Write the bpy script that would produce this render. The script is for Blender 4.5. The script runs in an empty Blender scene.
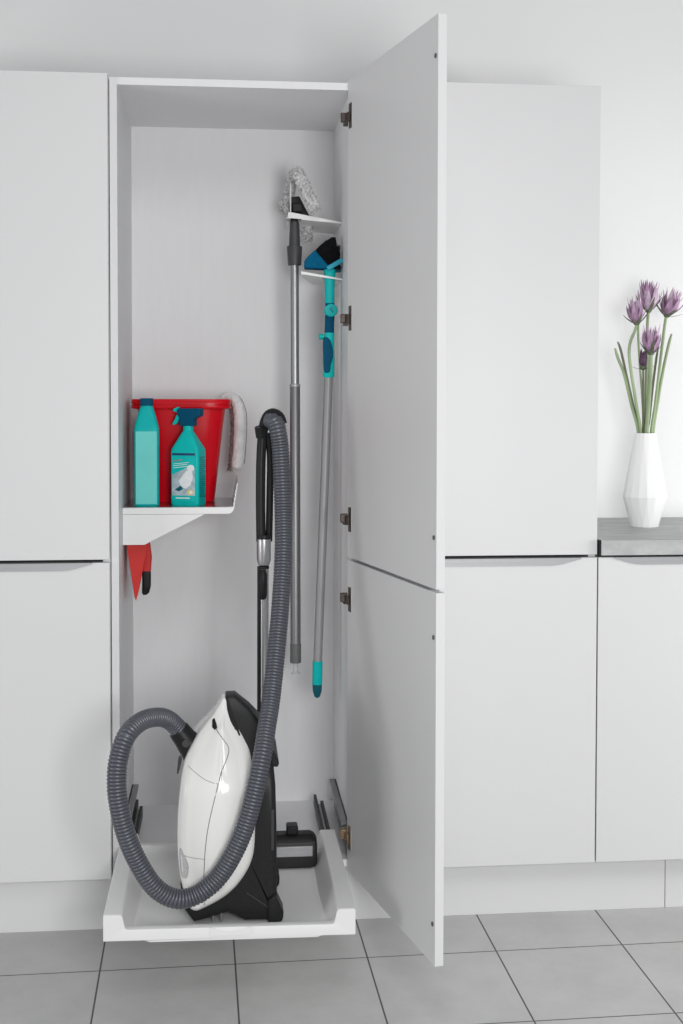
import bpy, bmesh, math, random
from mathutils import Vector, Matrix
from mathutils.bvhtree import BVHTree
random.seed(7)
C = bpy.context.scene.collection
PI = math.pi
ORG = {}            # world origin of every object's thing

# ------------------------------------------------------------------ materials
def mat(name, col, rough=.5, metal=0, coat=0, noise=None, bump=None, trans=0, spec=.5):
    m = bpy.data.materials.new(name); m.use_nodes = True
    nt = m.node_tree; b = nt.nodes['Principled BSDF']
    b.inputs['Base Color'].default_value = (*col, 1)
    b.inputs['Roughness'].default_value = rough
    b.inputs['Metallic'].default_value = metal
    b.inputs['Specular IOR Level'].default_value = spec
    b.inputs['Coat Weight'].default_value = coat
    b.inputs['Coat Roughness'].default_value = .08
    b.inputs['Transmission Weight'].default_value = trans
    tc = nt.nodes.new('ShaderNodeTexCoord')
    if noise:
        sc, amt = noise[:2]
        mp = nt.nodes.new('ShaderNodeMapping'); nt.links.new(tc.outputs['Object'], mp.inputs[0])
        if len(noise) > 2: mp.inputs['Scale'].default_value = noise[2]
        n = nt.nodes.new('ShaderNodeTexNoise'); n.inputs['Scale'].default_value = sc; n.inputs['Detail'].default_value = 6
        nt.links.new(mp.outputs[0], n.inputs['Vector'])
        r = nt.nodes.new('ShaderNodeValToRGB')
        r.color_ramp.elements[0].position = .3; r.color_ramp.elements[1].position = .7
        r.color_ramp.elements[0].color = (*[c*(1-amt) for c in col], 1)
        r.color_ramp.elements[1].color = (*[min(1, c*(1+amt)) for c in col], 1)
        nt.links.new(n.outputs['Fac'], r.inputs[0]); nt.links.new(r.outputs[0], b.inputs['Base Color'])
    if bump:
        sc, st = bump
        n = nt.nodes.new('ShaderNodeTexNoise'); n.inputs['Scale'].default_value = sc; n.inputs['Detail'].default_value = 3
        nt.links.new(tc.outputs['Object'], n.inputs['Vector'])
        bp = nt.nodes.new('ShaderNodeBump'); bp.inputs['Strength'].default_value = st; bp.inputs['Distance'].default_value = .001
        nt.links.new(n.outputs['Fac'], bp.inputs['Height']); nt.links.new(bp.outputs[0], b.inputs['Normal'])
    return m

M = dict(
    front=mat('cabinet_front', (.70, .70, .703), .42, noise=(2.0, .008)),
    edge=mat('cabinet_edge', (.70, .70, .705), .5, noise=(3, .008)),
    carc=mat('cabinet_interior', (.78, .78, .788), .55, noise=(60, .012, (1, 1, .15)), bump=(500, .15)),
    wall=mat('painted_wall', (.82, .82, .82), .8, noise=(3, .01), bump=(300, .08)),
    alu=mat('brushed_aluminium', (.42, .42, .43), .5, .6, noise=(30, .06, (.1, 1, 8))),
    liner=mat('polished_liner', (.42, .42, .43), .18, .9, noise=(20, .05)),
    tray=mat('tray_plastic', (.78, .78, .775), .38, noise=(6, .015)),
    runner=mat('runner_steel', (.30, .30, .31), .4, .8, noise=(15, .1)),
    black=mat('black_plastic', (.014, .014, .015), .42, noise=(200, .2), spec=.22),
    dgrey=mat('dark_grey_plastic', (.05, .05, .053), .5, noise=(100, .1)),
    mgrey=mat('grey_plastic', (.12, .12, .122), .5, noise=(100, .06)),
    clear=mat('pale_plastic', (.55, .55, .56), .3, noise=(40, .05)),
    gloss=mat('vacuum_white', (.82, .82, .80), .18, 0, .5, noise=(5, .006)),
    vgrey=mat('vacuum_grille', (.50, .50, .50), .5, noise=(300, .25)),
    seam=mat('seam_grey', (.16, .16, .16), .7, noise=(50, .1)),
    seamb=mat('charcoal_plastic', (.03, .03, .031), .5, noise=(100, .1)),
    bris=mat('black_bristles', (.008, .008, .009), .8, noise=(200, .2), spec=.05),
    hose=mat('hose_plastic', (.095, .10, .12), .38, .30, .0, noise=(60, .05), spec=.7),
    chrome=mat('chrome_tube', (.46, .46, .47), .34, 1, noise=(20, .03, (1, 1, .1))),
    chrome2=mat('satin_tube', (.36, .36, .365), .42, .9, noise=(20, .03, (1, 1, .1))),
    pole=mat('pole_aluminium', (.25, .25, .255), .46, .85, noise=(20, .04, (1, 1, .1))),
    pole2=mat('pole_painted', (.31, .31, .315), .5, .35, noise=(20, .03, (1, 1, .1))),
    teal=mat('teal_plastic', (.004, .45, .44), .35, noise=(30, .04), spec=.12),
    tealb=mat('bright_teal_plastic', (.006, .50, .47), .35, noise=(30, .04), spec=.12),
    teall=mat('pale_teal_label', (.12, .62, .58), .5, noise=(12, .05)),
    navy=mat('deep_blue_plastic', (.002, .075, .15), .55, noise=(40, .08), spec=.08),
    petrol=mat('petrol_plastic', (.004, .10, .13), .4, noise=(40, .08), spec=.22),
    blue=mat('blue_bristle_block', (.002, .10, .20), .7, noise=(90, .15), spec=.06),
    skyb=mat('sky_blue_plastic', (.03, .36, .50), .4, noise=(40, .06), spec=.22),
    red=mat('red_plastic', (.62, .003, .012), .3, 0, .1, noise=(8, .05), spec=.12),
    redm=mat('red_matt_plastic', (.60, .035, .03), .5, noise=(8, .05), spec=.22),
    fluff=mat('white_fluff', (.90, .895, .89), .95, noise=(60, .08)),
    gfluff=mat('grey_fluff', (.56, .555, .555), .95, noise=(150, .45)),
    brown=mat('brown_backing', (.22, .17, .16), .9, noise=(90, .4)),
    hinge=mat('hinge_bronze', (.055, .04, .034), .45, .4, noise=(120, .3)),
    gold=mat('hinge_brass', (.26, .18, .11), .4, .6, noise=(120, .3)),
    rubber=mat('rubber_dot', (.10, .10, .10), .7, noise=(50, .1)),
    vase=mat('white_ceramic', (.86, .86, .855), .45, noise=(6, .006)),
    petal=mat('purple_petal', (.36, .22, .34), .6, noise=(70, .45, (1, 1, .3))),
    petal2=mat('pale_purple_petal', (.52, .38, .50), .6, noise=(70, .38, (1, 1, .3))),
    dpetal=mat('dark_purple_bud', (.10, .05, .09), .6, noise=(70, .3)),
    stem=mat('green_stem', (.29, .38, .21), .55, noise=(25, .25, (1, 1, .2))),
    stem2=mat('dark_green_stem', (.17, .17, .11), .6, noise=(25, .3, (1, 1, .2))),
    sepal=mat('sepal_green', (.10, .12, .07), .6, noise=(60, .35)),
    paper=mat('label_paper', (.42, .52, .58), .5, noise=(60, .25)),
    lwhite=mat('label_white', (.82, .84, .85), .5, noise=(60, .05)),
    lgrey=mat('label_grey', (.45, .50, .54), .5, noise=(60, .15)),
    lnavy=mat('label_navy', (.006, .03, .14), .5, noise=(60, .05)),
    lred=mat('label_red', (.5, .12, .12), .5, noise=(60, .05)),
    lyel=mat('label_yellow', (.75, .60, .22), .5, noise=(60, .05)),
)

def concrete():
    m = mat('grey_worktop', (.38, .385, .385), .5)
    nt = m.node_tree; b = nt.nodes['Principled BSDF']
    tc = nt.nodes.new('ShaderNodeTexCoord')
    a = nt.nodes.new('ShaderNodeTexNoise'); a.inputs['Scale'].default_value = 14; a.inputs['Detail'].default_value = 10
    a.inputs['Roughness'].default_value = .65
    mp = nt.nodes.new('ShaderNodeMapping'); mp.inputs['Scale'].default_value = (.7, 2.4, 1)
    nt.links.new(tc.outputs['Object'], mp.inputs[0]); nt.links.new(mp.outputs[0], a.inputs['Vector'])
    r = nt.nodes.new('ShaderNodeValToRGB')
    r.color_ramp.elements[0].position = .35; r.color_ramp.elements[1].position = .68
    r.color_ramp.elements[0].color = (.36, .365, .365, 1); r.color_ramp.elements[1].color = (.50, .505, .505, 1)
    nt.links.new(a.outputs['Fac'], r.inputs[0]); nt.links.new(r.outputs[0], b.inputs['Base Color'])
    return m
M['concrete'] = concrete()

def tiles():
    m = mat('floor_tiles', (.3, .3, .3), .55)
    nt = m.node_tree; b = nt.nodes['Principled BSDF']
    tc = nt.nodes.new('ShaderNodeTexCoord')
    n = nt.nodes.new('ShaderNodeTexNoise'); n.inputs['Scale'].default_value = 7; n.inputs['Detail'].default_value = 9
    n.inputs['Roughness'].default_value = .68
    nt.links.new(tc.outputs['Object'], n.inputs['Vector'])
    r = nt.nodes.new('ShaderNodeValToRGB')
    r.color_ramp.elements[0].position = .32; r.color_ramp.elements[1].position = .7
    r.color_ramp.elements[0].color = (.445, .445, .44, 1); r.color_ramp.elements[1].color = (.52, .52, .515, 1)
    nt.links.new(n.outputs['Fac'], r.inputs[0])
    k = nt.nodes.new('ShaderNodeTexBrick'); k.offset = 0; k.squash = 1
    k.inputs['Scale'].default_value = 1; k.inputs['Brick Width'].default_value = .30772
    k.inputs['Row Height'].default_value = .3563; k.inputs['Mortar Size'].default_value = .0021
    k.inputs['Mortar Smooth'].default_value = .15; k.inputs['Bias'].default_value = 0
    nt.links.new(tc.outputs['Object'], k.inputs['Vector'])
    nt.links.new(r.outputs[0], k.inputs['Color1']); nt.links.new(r.outputs[0], k.inputs['Color2'])
    k.inputs['Mortar'].default_value = (.085, .085, .083, 1)
    nt.links.new(k.outputs['Color'], b.inputs['Base Color'])
    bp = nt.nodes.new('ShaderNodeBump'); bp.inputs['Strength'].default_value = .5; bp.inputs['Distance'].default_value = .002; bp.invert = True
    nt.links.new(k.outputs['Fac'], bp.inputs['Height']); nt.links.new(bp.outputs[0], b.inputs['Normal'])
    return m
M['tiles'] = tiles()

# ------------------------------------------------------------------ mesh helpers
class MB:
    def __init__(s): s.v = []; s.f = []
    def add(s, vs, fs):
        o = len(s.v); s.v += [Vector(v) for v in vs]; s.f += [tuple(o+i for i in f) for f in fs]; return s
    def box(s, x0, x1, y0, y1, z0, z1, T=None):
        vs = [(x, y, z) for z in (z0, z1) for y in (y0, y1) for x in (x0, x1)]
        if T: vs = [T(v) for v in vs]
        return s.add(vs, [(0, 2, 3, 1), (4, 5, 7, 6), (0, 1, 5, 4), (2, 6, 7, 3), (0, 4, 6, 2), (1, 3, 7, 5)])
    def prism(s, poly, y0, y1, T=None):        # poly in XZ, extruded along Y
        n = len(poly)
        vs = [(x, y0, z) for x, z in poly] + [(x, y1, z) for x, z in poly]
        if T: vs = [T(v) for v in vs]
        return s.add(vs, [tuple(range(n)), tuple(range(2*n-1, n-1, -1))] + [(i, n+i, n+(i+1) % n, (i+1) % n) for i in range(n)])
    def loft(s, rings, caps=True, close=False):
        n = len(rings[0]); vs = [p for r in rings for p in r]; fs = []
        R = len(rings)
        for k in range(R if close else R-1):
            a = k*n; b = ((k+1) % R)*n
            for i in range(n): fs.append((a+i, a+(i+1) % n, b+(i+1) % n, b+i))
        if caps and not close:
            fs.append(tuple(range(n-1, -1, -1))); fs.append(tuple((R-1)*n+i for i in range(n)))
        return s.add(vs, fs)
    def tube(s, pts, r, seg=16, caps=True, jitter=0, squash=None):
        pts = [Vector(p) for p in pts]; n = len(pts)
        rr = r if isinstance(r, (list, tuple)) else [r]*n
        rings = []; up = None
        for i, p in enumerate(pts):
            t = (pts[min(i+1, n-1)]-pts[max(i-1, 0)]).normalized()
            if up is None:
                up = Vector((0, 1, 0)) if abs(t.y) < .9 else Vector((1, 0, 0))
            up = (up - t*up.dot(t)).normalized(); sd = t.cross(up)
            rings.append([p + (up*math.cos(a)*(squash or 1) + sd*math.sin(a))*(rr[i]*(1+random.uniform(-jitter, jitter)))
                          for a in [2*PI*k/seg for k in range(seg)]])
        return s.loft(rings, caps)
    def lathe(s, prof, c, seg=32):
        rings = [[(c[0]+r*math.cos(2*PI*k/seg), c[1]+r*math.sin(2*PI*k/seg), c[2]+z) for k in range(seg)] for r, z in prof]
        return s.loft(rings)
    def ball(s, c, r, seg=20, sc=(1, 1, 1)):
        rings = []
        for j in range(1, 12):
            a = PI*j/12
            rings.append([(c[0]+r*sc[0]*math.sin(a)*math.cos(2*PI*k/seg), c[1]+r*sc[1]*math.sin(a)*math.sin(2*PI*k/seg), c[2]-r*sc[2]*math.cos(a)) for k in range(seg)])
        return s.loft(rings)
    def build(s, name, m, parent=None, bevel=0, smooth=38, seg=2, org=None):
        o3 = Vector(ORG[parent]) if parent is not None else Vector(org or (0, 0, 0))
        me = bpy.data.meshes.new(name); me.from_pydata([v-o3 for v in s.v], [], s.f)
        bm = bmesh.new(); bm.from_mesh(me); bmesh.ops.recalc_face_normals(bm, faces=bm.faces); bm.to_mesh(me); bm.free()
        me.materials.append(M[m] if isinstance(m, str) else m)
        o = bpy.data.objects.new(name, me); C.objects.link(o)
        if parent is not None: o.parent = parent
        else: o.location = o3
        ORG[o] = o3
        for p in me.polygons: p.use_smooth = smooth > 0
        if smooth > 0: me.set_sharp_from_angle(angle=math.radians(smooth))
        if bevel:
            b = o.modifiers.new('Bevel', 'BEVEL'); b.width = bevel; b.segments = seg; b.limit_method = 'ANGLE'; b.angle_limit = math.radians(35)
        return o

def sup(cx, cy, hx, hy, z, n=4, N=40, rot=0):
    out = []
    for k in range(N):
        a = 2*PI*(k+.5)/N; c, s_ = math.cos(a), math.sin(a)
        x = hx*math.copysign(abs(c)**(2/n), c); y = hy*math.copysign(abs(s_)**(2/n), s_)
        out.append((cx+x*math.cos(rot)-y*math.sin(rot), cy+x*math.sin(rot)+y*math.cos(rot), z))
    return out

def spline(P, n=8, closed=False):
    P = [Vector(p) for p in P]; out = []; N = len(P)
    for i in range(N if closed else N-1):
        if closed: p0, p1, p2, p3 = P[i-1], P[i], P[(i+1) % N], P[(i+2) % N]
        else: p0, p1, p2, p3 = P[max(i-1, 0)], P[i], P[i+1], P[min(i+2, N-1)]
        for k in range(n):
            t = k/n
            out.append(.5*((2*p1)+(p2-p0)*t+(2*p0-5*p1+4*p2-p3)*t*t+(3*p1-p0-3*p2+p3)*t**3))
    if not closed: out.append(P[-1])
    return out

def resample(P, step):
    L = [0]
    for a, b in zip(P, P[1:]): L.append(L[-1]+(b-a).length)
    n = max(2, int(L[-1]/step)); out = []; j = 0
    for k in range(n+1):
        d = L[-1]*k/n
        while j < len(L)-2 and L[j+1] < d: j += 1
        t = (d-L[j])/max(1e-9, L[j+1]-L[j]); out.append(P[j].lerp(P[j+1], t))
    return out

def inflate(mb, poly, yc, half, r, dome=.012, steps=6, spine=None, top=None):
    """solid with the side outline poly (XZ), rounded over by r towards both flat flanks and slightly domed"""
    P = [Vector((x, z)) for x, z in poly]; n = len(P)
    area = sum(P[i].x*P[(i+1) % n].y-P[(i+1) % n].x*P[i].y for i in range(n))
    sg = 1 if area > 0 else -1
    N = []
    for i in range(n):
        t = (P[(i+1) % n]-P[i-1]).normalized(); N.append(Vector((-t.y, t.x))*sg)   # inward
    cen = sum(P, Vector((0, 0)))/n
    CN = [spine(p) if spine else cen for p in P]
    if spine: N = [(c-p).normalized() for c, p in zip(CN, P)]
    def half_rings(side):
        R = []
        for k in range(steps+1):
            a = PI/2*k/steps; ins = r*(1-math.cos(a)); y = (half-r)+r*math.sin(a)
            R.append(([P[i]+N[i]*min(ins, .7*(CN[i]-P[i]).length) if spine else P[i]+N[i]*ins for i in range(n)], y))
        base = R[-1][0]
        for s_ in (.93, .85, .72, .55, .35, .12):
            R.append(([CN[i].lerp(p, s_) for i, p in enumerate(base)], half+dome*(1-s_*s_)))
        tp = top or (lambda z: 1)
        return [[(p.x, yc+side*y*tp(p.y), p.y) for p in ring] for ring, y in R]
    A = half_rings(-1); B = half_rings(1)
    mb.loft(A[::-1]+B)
    return mb

def fuzz(mb, pts, r, count, ln, wid=.0011):
    pts = [Vector(p) for p in pts]
    for _ in range(count):
        i = random.randrange(len(pts)-1); p = pts[i].lerp(pts[i+1], random.random())
        t = (pts[i+1]-pts[i]).normalized()
        q = Vector((random.gauss(0, 1), random.gauss(0, 1), random.gauss(0, 1))); q = (q-t*q.dot(t)*.6).normalized()
        a = p+q*r*.9; L = ln*random.uniform(.5, 1.2)
        w = Vector((random.gauss(0, 1), random.gauss(0, 1), random.gauss(0, 1))).normalized()*wid
        b = a+q*L*.6+w*2; c = a+q*L+Vector((random.uniform(-1, 1), random.uniform(-1, 1), random.uniform(-1.2, .4)))*L*.4
        mb.add([a-w, a+w, b+w, b-w, c], [(0, 1, 2, 3), (3, 2, 4)])

def tag(o, label=None, cat=None, group=None, kind=None):
    if label: o['label'] = label
    if cat: o['category'] = cat
    if group: o['group'] = group
    if kind: o['kind'] = kind
    return o
def thing(name, loc, label, cat, group=None):
    o = bpy.data.objects.new(name, None); C.objects.link(o); o.location = loc; o.empty_display_size = .05
    ORG[o] = Vector(loc); return tag(o, label, cat, group)

# ------------------------------------------------------------------ measures
ZT, ZG, ZB = 2.0785, .9152, .1419          # top, joint and bottom of the fronts
ZTOP, ZUB, ZLT = ZT, ZG+.0040, ZG-.0034
CD = .513                                    # back of the carcasses
YW = .603

# ------------------------------------------------------------------ room
fl = MB().add([(-3, -5, 0), (4.2, -5, 0), (4.2, 1.6, 0), (-3, 1.6, 0), (-3, -5, -.05), (4.2, -5, -.05), (4.2, 1.6, -.05), (-3, 1.6, -.05)],
     [(0, 1, 2, 3), (4, 7, 6, 5), (0, 4, 5, 1), (1, 5, 6, 2), (2, 6, 7, 3), (3, 7, 4, 0)]).build('floor', 'tiles', smooth=0)
fl.location = (-.01155, -.191, 0); fl.rotation_euler.z = .01983
tag(fl, kind='structure')
tag(MB().box(-3, 4, YW, YW+.12, 0, 3.0).build('wall_back', 'wall', smooth=0), kind='structure')

# ------------------------------------------------------------------ cabinets
def handle_strip(x0, x1, zt, parent, T=None, left=True, right=True):
    """bent aluminium grip over the top edge of a front, its ends tapering off"""
    m = MB(); a, b = x0+.041, x1-.041; h = .0185; N = 8
    low = []
    for k in range(N+1):
        t = k/N; low.append((a+.075*t, zt-.003-(h-.003)*math.sin(t*PI/2)**1.2))
    lowr = [(b-(x-a), z) for x, z in low][::-1]
    poly = [(a, zt+.0012)] + low + lowr + [(b, zt+.0012)]
    m.prism(poly, -.0035, -.0012, T)
    m.box(a, b, -.0035, .019, zt+.0001, zt+.0013, T)
    return m.build('handle_strip', 'alu', parent, smooth=0)

def front(x0, x1, z0, z1, parent, T=None):
    return MB().box(x0, x1, 0, .019, z0, z1, T).build('door', 'front', parent, bevel=.0008)

def closed_tall(x0, label):
    t = thing('tall_cabinet', (x0+.3, .25, ZB), label, 'cabinet', 'closed tall cabinets')
    m = MB()
    a, b = x0+.0012, x0+.5988; c0, c1 = .0205, CD+.008
    m.box(a, a+.018, c0, c1, ZB, ZTOP-.004); m.box(b-.018, b, c0, c1, ZB, ZTOP-.004)
    m.box(a+.018, b-.018, c0, c1, ZTOP-.022, ZTOP-.004); m.box(a+.018, b-.018, c0, c1, ZB, ZB+.018)
    m.box(a+.018, b-.018, c0, c1, ZG-.02, ZG-.004); m.box(a+.018, b-.018, c1-.008, c1, ZB+.018, ZTOP-.022)
    m.build('carcass', 'edge', t, smooth=0)
    front(x0+.0018, x0+.5982, ZUB, ZTOP, t)
    d = front(x0+.0018, x0+.5982, ZB, ZLT, t)
    handle_strip(x0+.0018, x0+.5982, ZLT, d)
    return t
closed_tall(-.6, 'closed light grey tall cabinet on the left of the open one')
closed_tall(.6, 'closed light grey tall cabinet between the open door and the worktop')

def base_unit(x0, label):
    t = thing('base_cabinet', (x0+.3, .25, ZB), label, 'cabinet')
    m = MB(); a, b = x0+.0012, x0+.5988; c0, c1 = .0205, CD+.008
    m.box(a, a+.018, c0, c1, ZB, ZG-.004); m.box(b-.018, b, c0, c1, ZB, ZG-.004)
    m.box(a+.018, b-.018, c0, c1, ZG-.022, ZG-.004); m.box(a+.018, b-.018, c0, c1, ZB, ZB+.018)
    m.box(a+.018, b-.018, c1-.008, c1, ZB+.018, ZG-.022)
    m.build('carcass', 'edge', t, smooth=0)
    d = front(x0+.0018, x0+.5982, ZB, ZLT, t)
    handle_strip(x0+.0018, x0+.5982, ZLT, d)
base_unit(1.2, 'light grey base cabinet with a metal grip under the grey worktop')

# worktop
wt = MB().box(1.2055, 1.83, -.012, YW-.0005, .9178, .9560).build('worktop', 'concrete', bevel=.0012, org=(1.5, .3, .9178))
tag(wt, 'grey stone-look worktop slab carrying the white vase', 'worktop')
wp = MB().box(1.2008, 1.2053, -.010, YW-.002, .9178, .9560).build('sealing_strip', 'black', org=(1.203, .3, .9178))
tag(wp, 'thin black sealing strip at the left end of the worktop', 'strip')

# plinths
pl = MB().box(-.75, 1.3975, .05, .066, 0, ZB-.0005).build('plinth_board', 'front', bevel=.0008, org=(.3, .055, 0))
tag(pl, 'long light grey plinth board under the tall cabinets', 'plinth')
pl = MB().box(1.3992, 2.1, .05, .066, 0, ZB-.0005).build('plinth_board', 'front', bevel=.0008, org=(1.7, .055, 0))
tag(pl, 'short light grey plinth board at the lower right picture edge', 'plinth')

# the open cabinet
cab = thing('open_tall_cabinet', (.3, .25, ZB), 'open light grey tall broom cabinet with both right-hinged doors swung out', 'cabinet')
CT = ZTOP-.0045; IB = .1640
for x0, x1 in ((.0010, .0190), (.5810, .5990)):
    MB().box(x0, x1, .019, CD+.012, ZB, CT).build('side_panel', 'carc', cab, bevel=.0006)
MB().box(.0190, .5810, .0192, CD+.012, CT-.0175, CT).build('top_panel', 'carc', cab)
MB().box(.0190, .5810, .0192, CD+.012, IB-.018, IB).build('bottom_panel', 'carc', cab)
MB().box(.0190, .5810, CD, CD+.0115, IB, CT-.0175).build('back_panel', 'carc', cab)

HX, HY, TH = .5735, .0135, .2149
phi = TH-PI/2; cs, sn = math.cos(phi), math.sin(phi)
def TD(v): return (HX+v[0]*cs-v[1]*sn, HY+v[0]*sn+v[1]*cs, v[2])
def THd(v): return TD((v[0], .019-v[1], v[2]))          # front built facing -Y, turned onto the open door
W = .5965
du = MB().box(0, W, 0, .019, ZUB, ZTOP, TD).build('door', 'front', cab, bevel=.0008)
dl = MB().box(0, W, 0, .019, ZB, ZLT, TD).build('door', 'front', cab, bevel=.0008)
handle_strip(0, W, ZLT, dl, THd)
for z, d, m_ in ((1.990, du, 'hinge'), (1.502, du, 'hinge'), (1.012, du, 'hinge'), (.816, dl, 'hinge'), (.227, dl, 'gold')):
    m = MB()
    m.box(.012, .032, -.0022, -.0002, z-.030, z+.030, TD)               # flange on the door, seen nearly edge-on
    m.box(.005, .024, -.0075, -.0022, z-.013, z+.009, TD)
    h = m.build('hinge', m_, d, bevel=.0012)
    MB().box(.5565, .5740, .016, .030, z-.010, z+.012).box(.5640, .5808, .021, .046, z-.016, z+.010).build('hinge_arm', m_, h, bevel=.0015)
    MB().box(.0335, .0345, -.0012, -.0002, z-.029, z+.029, TD).build('hinge_cover', 'clear', h)
for z, d in ((ZTOP-.082, du), (ZUB+.105, du), (ZLT-.092, dl), (ZB+.085, dl)):
    MB().tube([TD((W-.012, -.0022, z)), TD((W-.012, .0002, z))], .0048, 14).build('bumper', 'rubber', d)

# ------------------------------------------------------------------ pull-out tray
tr = thing('pull_out_tray', (.285, -.15, .152), 'white plastic pull-out tray carrying the vacuum cleaner', 'tray')
# cross section (XZ) swept along Y: front wall, floor, back lip are handled by the floor height profile
X0, X1 = .0170, .5520
def tray_rings():
    rings = []
    # (y, lip height of the middle above .150, skirt bottom)
    ys = [(-.4200, .0220), (-.4195, .0233), (-.417, .0240), (-.401, .0240), (-.398, .0230), (-.390, .014), (-.382, .0084), (-.370, .0062),
          (-.2, .0060), (.05, .0060), (.068, .014), (.078, .022), (.083, .0325), (.085, .0335), (.108, .0335), (.1095, .033), (.110, .032)]
    for y, hm in ys:
        d = min(y+.420, .110-y)                   # distance to the ends
        w = min(1, max(0, (d-.018)/.05)); w = w*w*(3-2*w)
        hr = .056 - (.0015 if d < .0008 else 0)
        sl = .008+.022*w                          # run of the inner slope
        z = .155
        tl = lambda x: .0060*(1-(x-X0)/(X1-X0))
        left = [(X0, 0), (X0, hr-.002), (X0+.002, hr), (X0+.036, hr), (X0+.040, hr-.003),
                (X0+.040+sl*.45, hm+(hr-hm)*.35), (X0+.040+sl*.8, hm+(hr-hm)*.08), (X0+.040+sl*1.3, hm)]
        right = [(X0+X1-x, h) for x, h in left][::-1]
        mid = [(X0+.040+sl*1.3+(X1-X0-2*(.040+sl*1.3))*t, hm) for t in (.25, .5, .75)]
        rings.append([(x, y, z+h+tl(x)) for x, h in left+mid+right])
    return rings
body = MB().loft(tray_rings()).build('tray_body', 'tray', tr, smooth=30)
b_ = body.modifiers.new('Bevel', 'BEVEL'); b_.width = .0015; b_.segments = 2; b_.limit_method = 'ANGLE'; b_.angle_limit = math.radians(50)
# shallow grip pressed into the middle of the front lip
g = MB(); gx0, gx1 = .239, .330
arc = [(.2445+.080*k/12, .1820-.0095*math.sin(PI*k/12)) for k in range(13)]
g.prism([(gx0, .1820), (gx0, .1660), (gx0+.004, .1640), (gx1-.004, .1640), (gx1, .1660), (gx1, .1820)]+arc[::-1], -.4222, -.4194)
g.build('grip', 'tray', tr, bevel=.0006)
MB().prism([(.105, .1590), (.115, .1555), (.470, .1525), (.480, .1560)], -.4190, -.400).build('stiffener', 'tray', tr)
# runners: slide profiles behind the tray sides
for x in (.0400, .5290):
    s = 1 if x < .3 else -1
    MB().box(x-.011, x-.003, .112, .43, .178, .206).build('slide_rail', 'black', tr, bevel=.001)
    MB().box(x+.004, x+.012, .112, .37, .178, .206).build('slide_rail', 'black', tr, bevel=.001)
    MB().box(x-.003, x+.004, .112, .36, .182, .200).build('slide_rail', 'runner', tr, bevel=.001)
for s in (1, -1):
    x = .0192 if s > 0 else .5808
    xs = sorted((x, x+s*.004)); xt = sorted((x, x+s*.018))
    MB().prism([(0, 0)]*0+[(.03, .1645), (.03, .215), (.055, .245), (.44, .245), (.44, .1645)], xs[0], xs[1],
               lambda v: (v[1], v[0], v[2])).box(xt[0], xt[1], .055, .44, .238, .245).build('side_bracket', 'runner', tr, bevel=.0008)

# ------------------------------------------------------------------ vacuum cleaner
vc = thing('vacuum_cleaner', (.29, -.225, .168), 'white and black vacuum cleaner standing upright on the tray with ribbed grey hose', 'vacuum cleaner')
YC, HH = -.2320, .140
shell = [(.2743, .6562), (.2600, .6400), (.2479, .6212), (.2285, .5970), (.2105, .5723), (.1950, .5430), (.1849, .5154), (.1771, .4735), (.1709, .4077), (.17, .3483), (.1733, .2886), (.1821, .2394),
         (.1920, .2080), (.2040, .1960), (.2231, .1988), (.2722, .2237), (.3092, .2601), (.334, .307), (.3408, .3665), (.339, .4555), (.3319, .5317), (.3165, .5698), (.2917, .6144)]
blk = [(.2700, .6500), (.2760, .6590), (.2959, .6591), (.327, .633), (.3512, .6033), (.3686, .5657), (.379, .5141), (.3831, .465), (.3857, .3582), (.386, .2319), (.389, .2004), (.391, .1795),
       (.386, .1690), (.350, .1690), (.316, .1693), (.3052, .1748), (.292, .184), (.2784, .1883), (.258, .183), (.2382, .1775), (.2054, .1704), (.1856, .1966), (.1900, .2200), (.30, .27), (.31, .5)]
S2 = [(p.x, p.y) for p in spline([Vector((x, z, 0)) for x, z in shell], 4, True)]
def sp_(p):
    z = min(.59, max(.25, p.y)); K = [(.25, .238), (.35, .256), (.45, .258), (.55, .264), (.59, .266)]
    for (a, xa), (b, xb) in zip(K, K[1:]):
        if z <= b: break
    return Vector((xa+(xb-xa)*(z-a)/(b-a), z))
def taper(z):
    t = min(1, max(0, (z-.45)/.21)); return 1-.74*t*t*(3-2*t)
shell_o = inflate(MB(), S2, YC, HH, .030, .010, spine=sp_, top=taper).build('body_shell', 'gloss', vc, smooth=50)
blk_poly = blk[:-2]+[(.225, .235), (.30, .30), (.318, .42), (.300, .56)]
ch = inflate(MB(), blk_poly, YC, HH-.018, .012, .0, top=taper).build('chassis', 'black', vc, smooth=40)
def surf(o, x, z, default=-.36):
    me = o.data; o3 = ORG[o]
    if 'bvh' not in surf.__dict__: surf.bvh = {}
    if o not in surf.bvh:
        surf.bvh[o] = BVHTree.FromPolygons([v.co+o3 for v in me.vertices], [tuple(p.vertices) for p in me.polygons])
    h = surf.bvh[o].ray_cast(Vector((x, -2, z)), Vector((0, 1, 0)))
    return h[0].y if h[0] else default
def line_on(o, pts, r, name, m, parent, n=8, rk=None):
    P = spline([(x, 0, z) for x, z in pts], n)
    P = [Vector((p.x, surf(o, p.x, p.z)+.0001, p.z)) for p in P]
    return MB().tube(P, r, 6).build(name, m, parent)
line_on(shell_o, [(.2490, .6040), (.2558, .589), (.2700, .5700), (.2809, .5534), (.2790, .5350), (.2635, .4961), (.2417, .4115), (.2313, .3463), (.2274, .2688), (.228, .215)], .0009, 'panel_seam', 'seam', shell_o)
line_on(shell_o, [(.1930, .5150), (.2274, .4907), (.2600, .4790)], .0006, 'panel_seam', 'seam', shell_o)
line_on(shell_o, [(.1760, .3271), (.2014, .3209), (.2295, .3189)], .0006, 'panel_seam', 'seam', shell_o)
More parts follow.
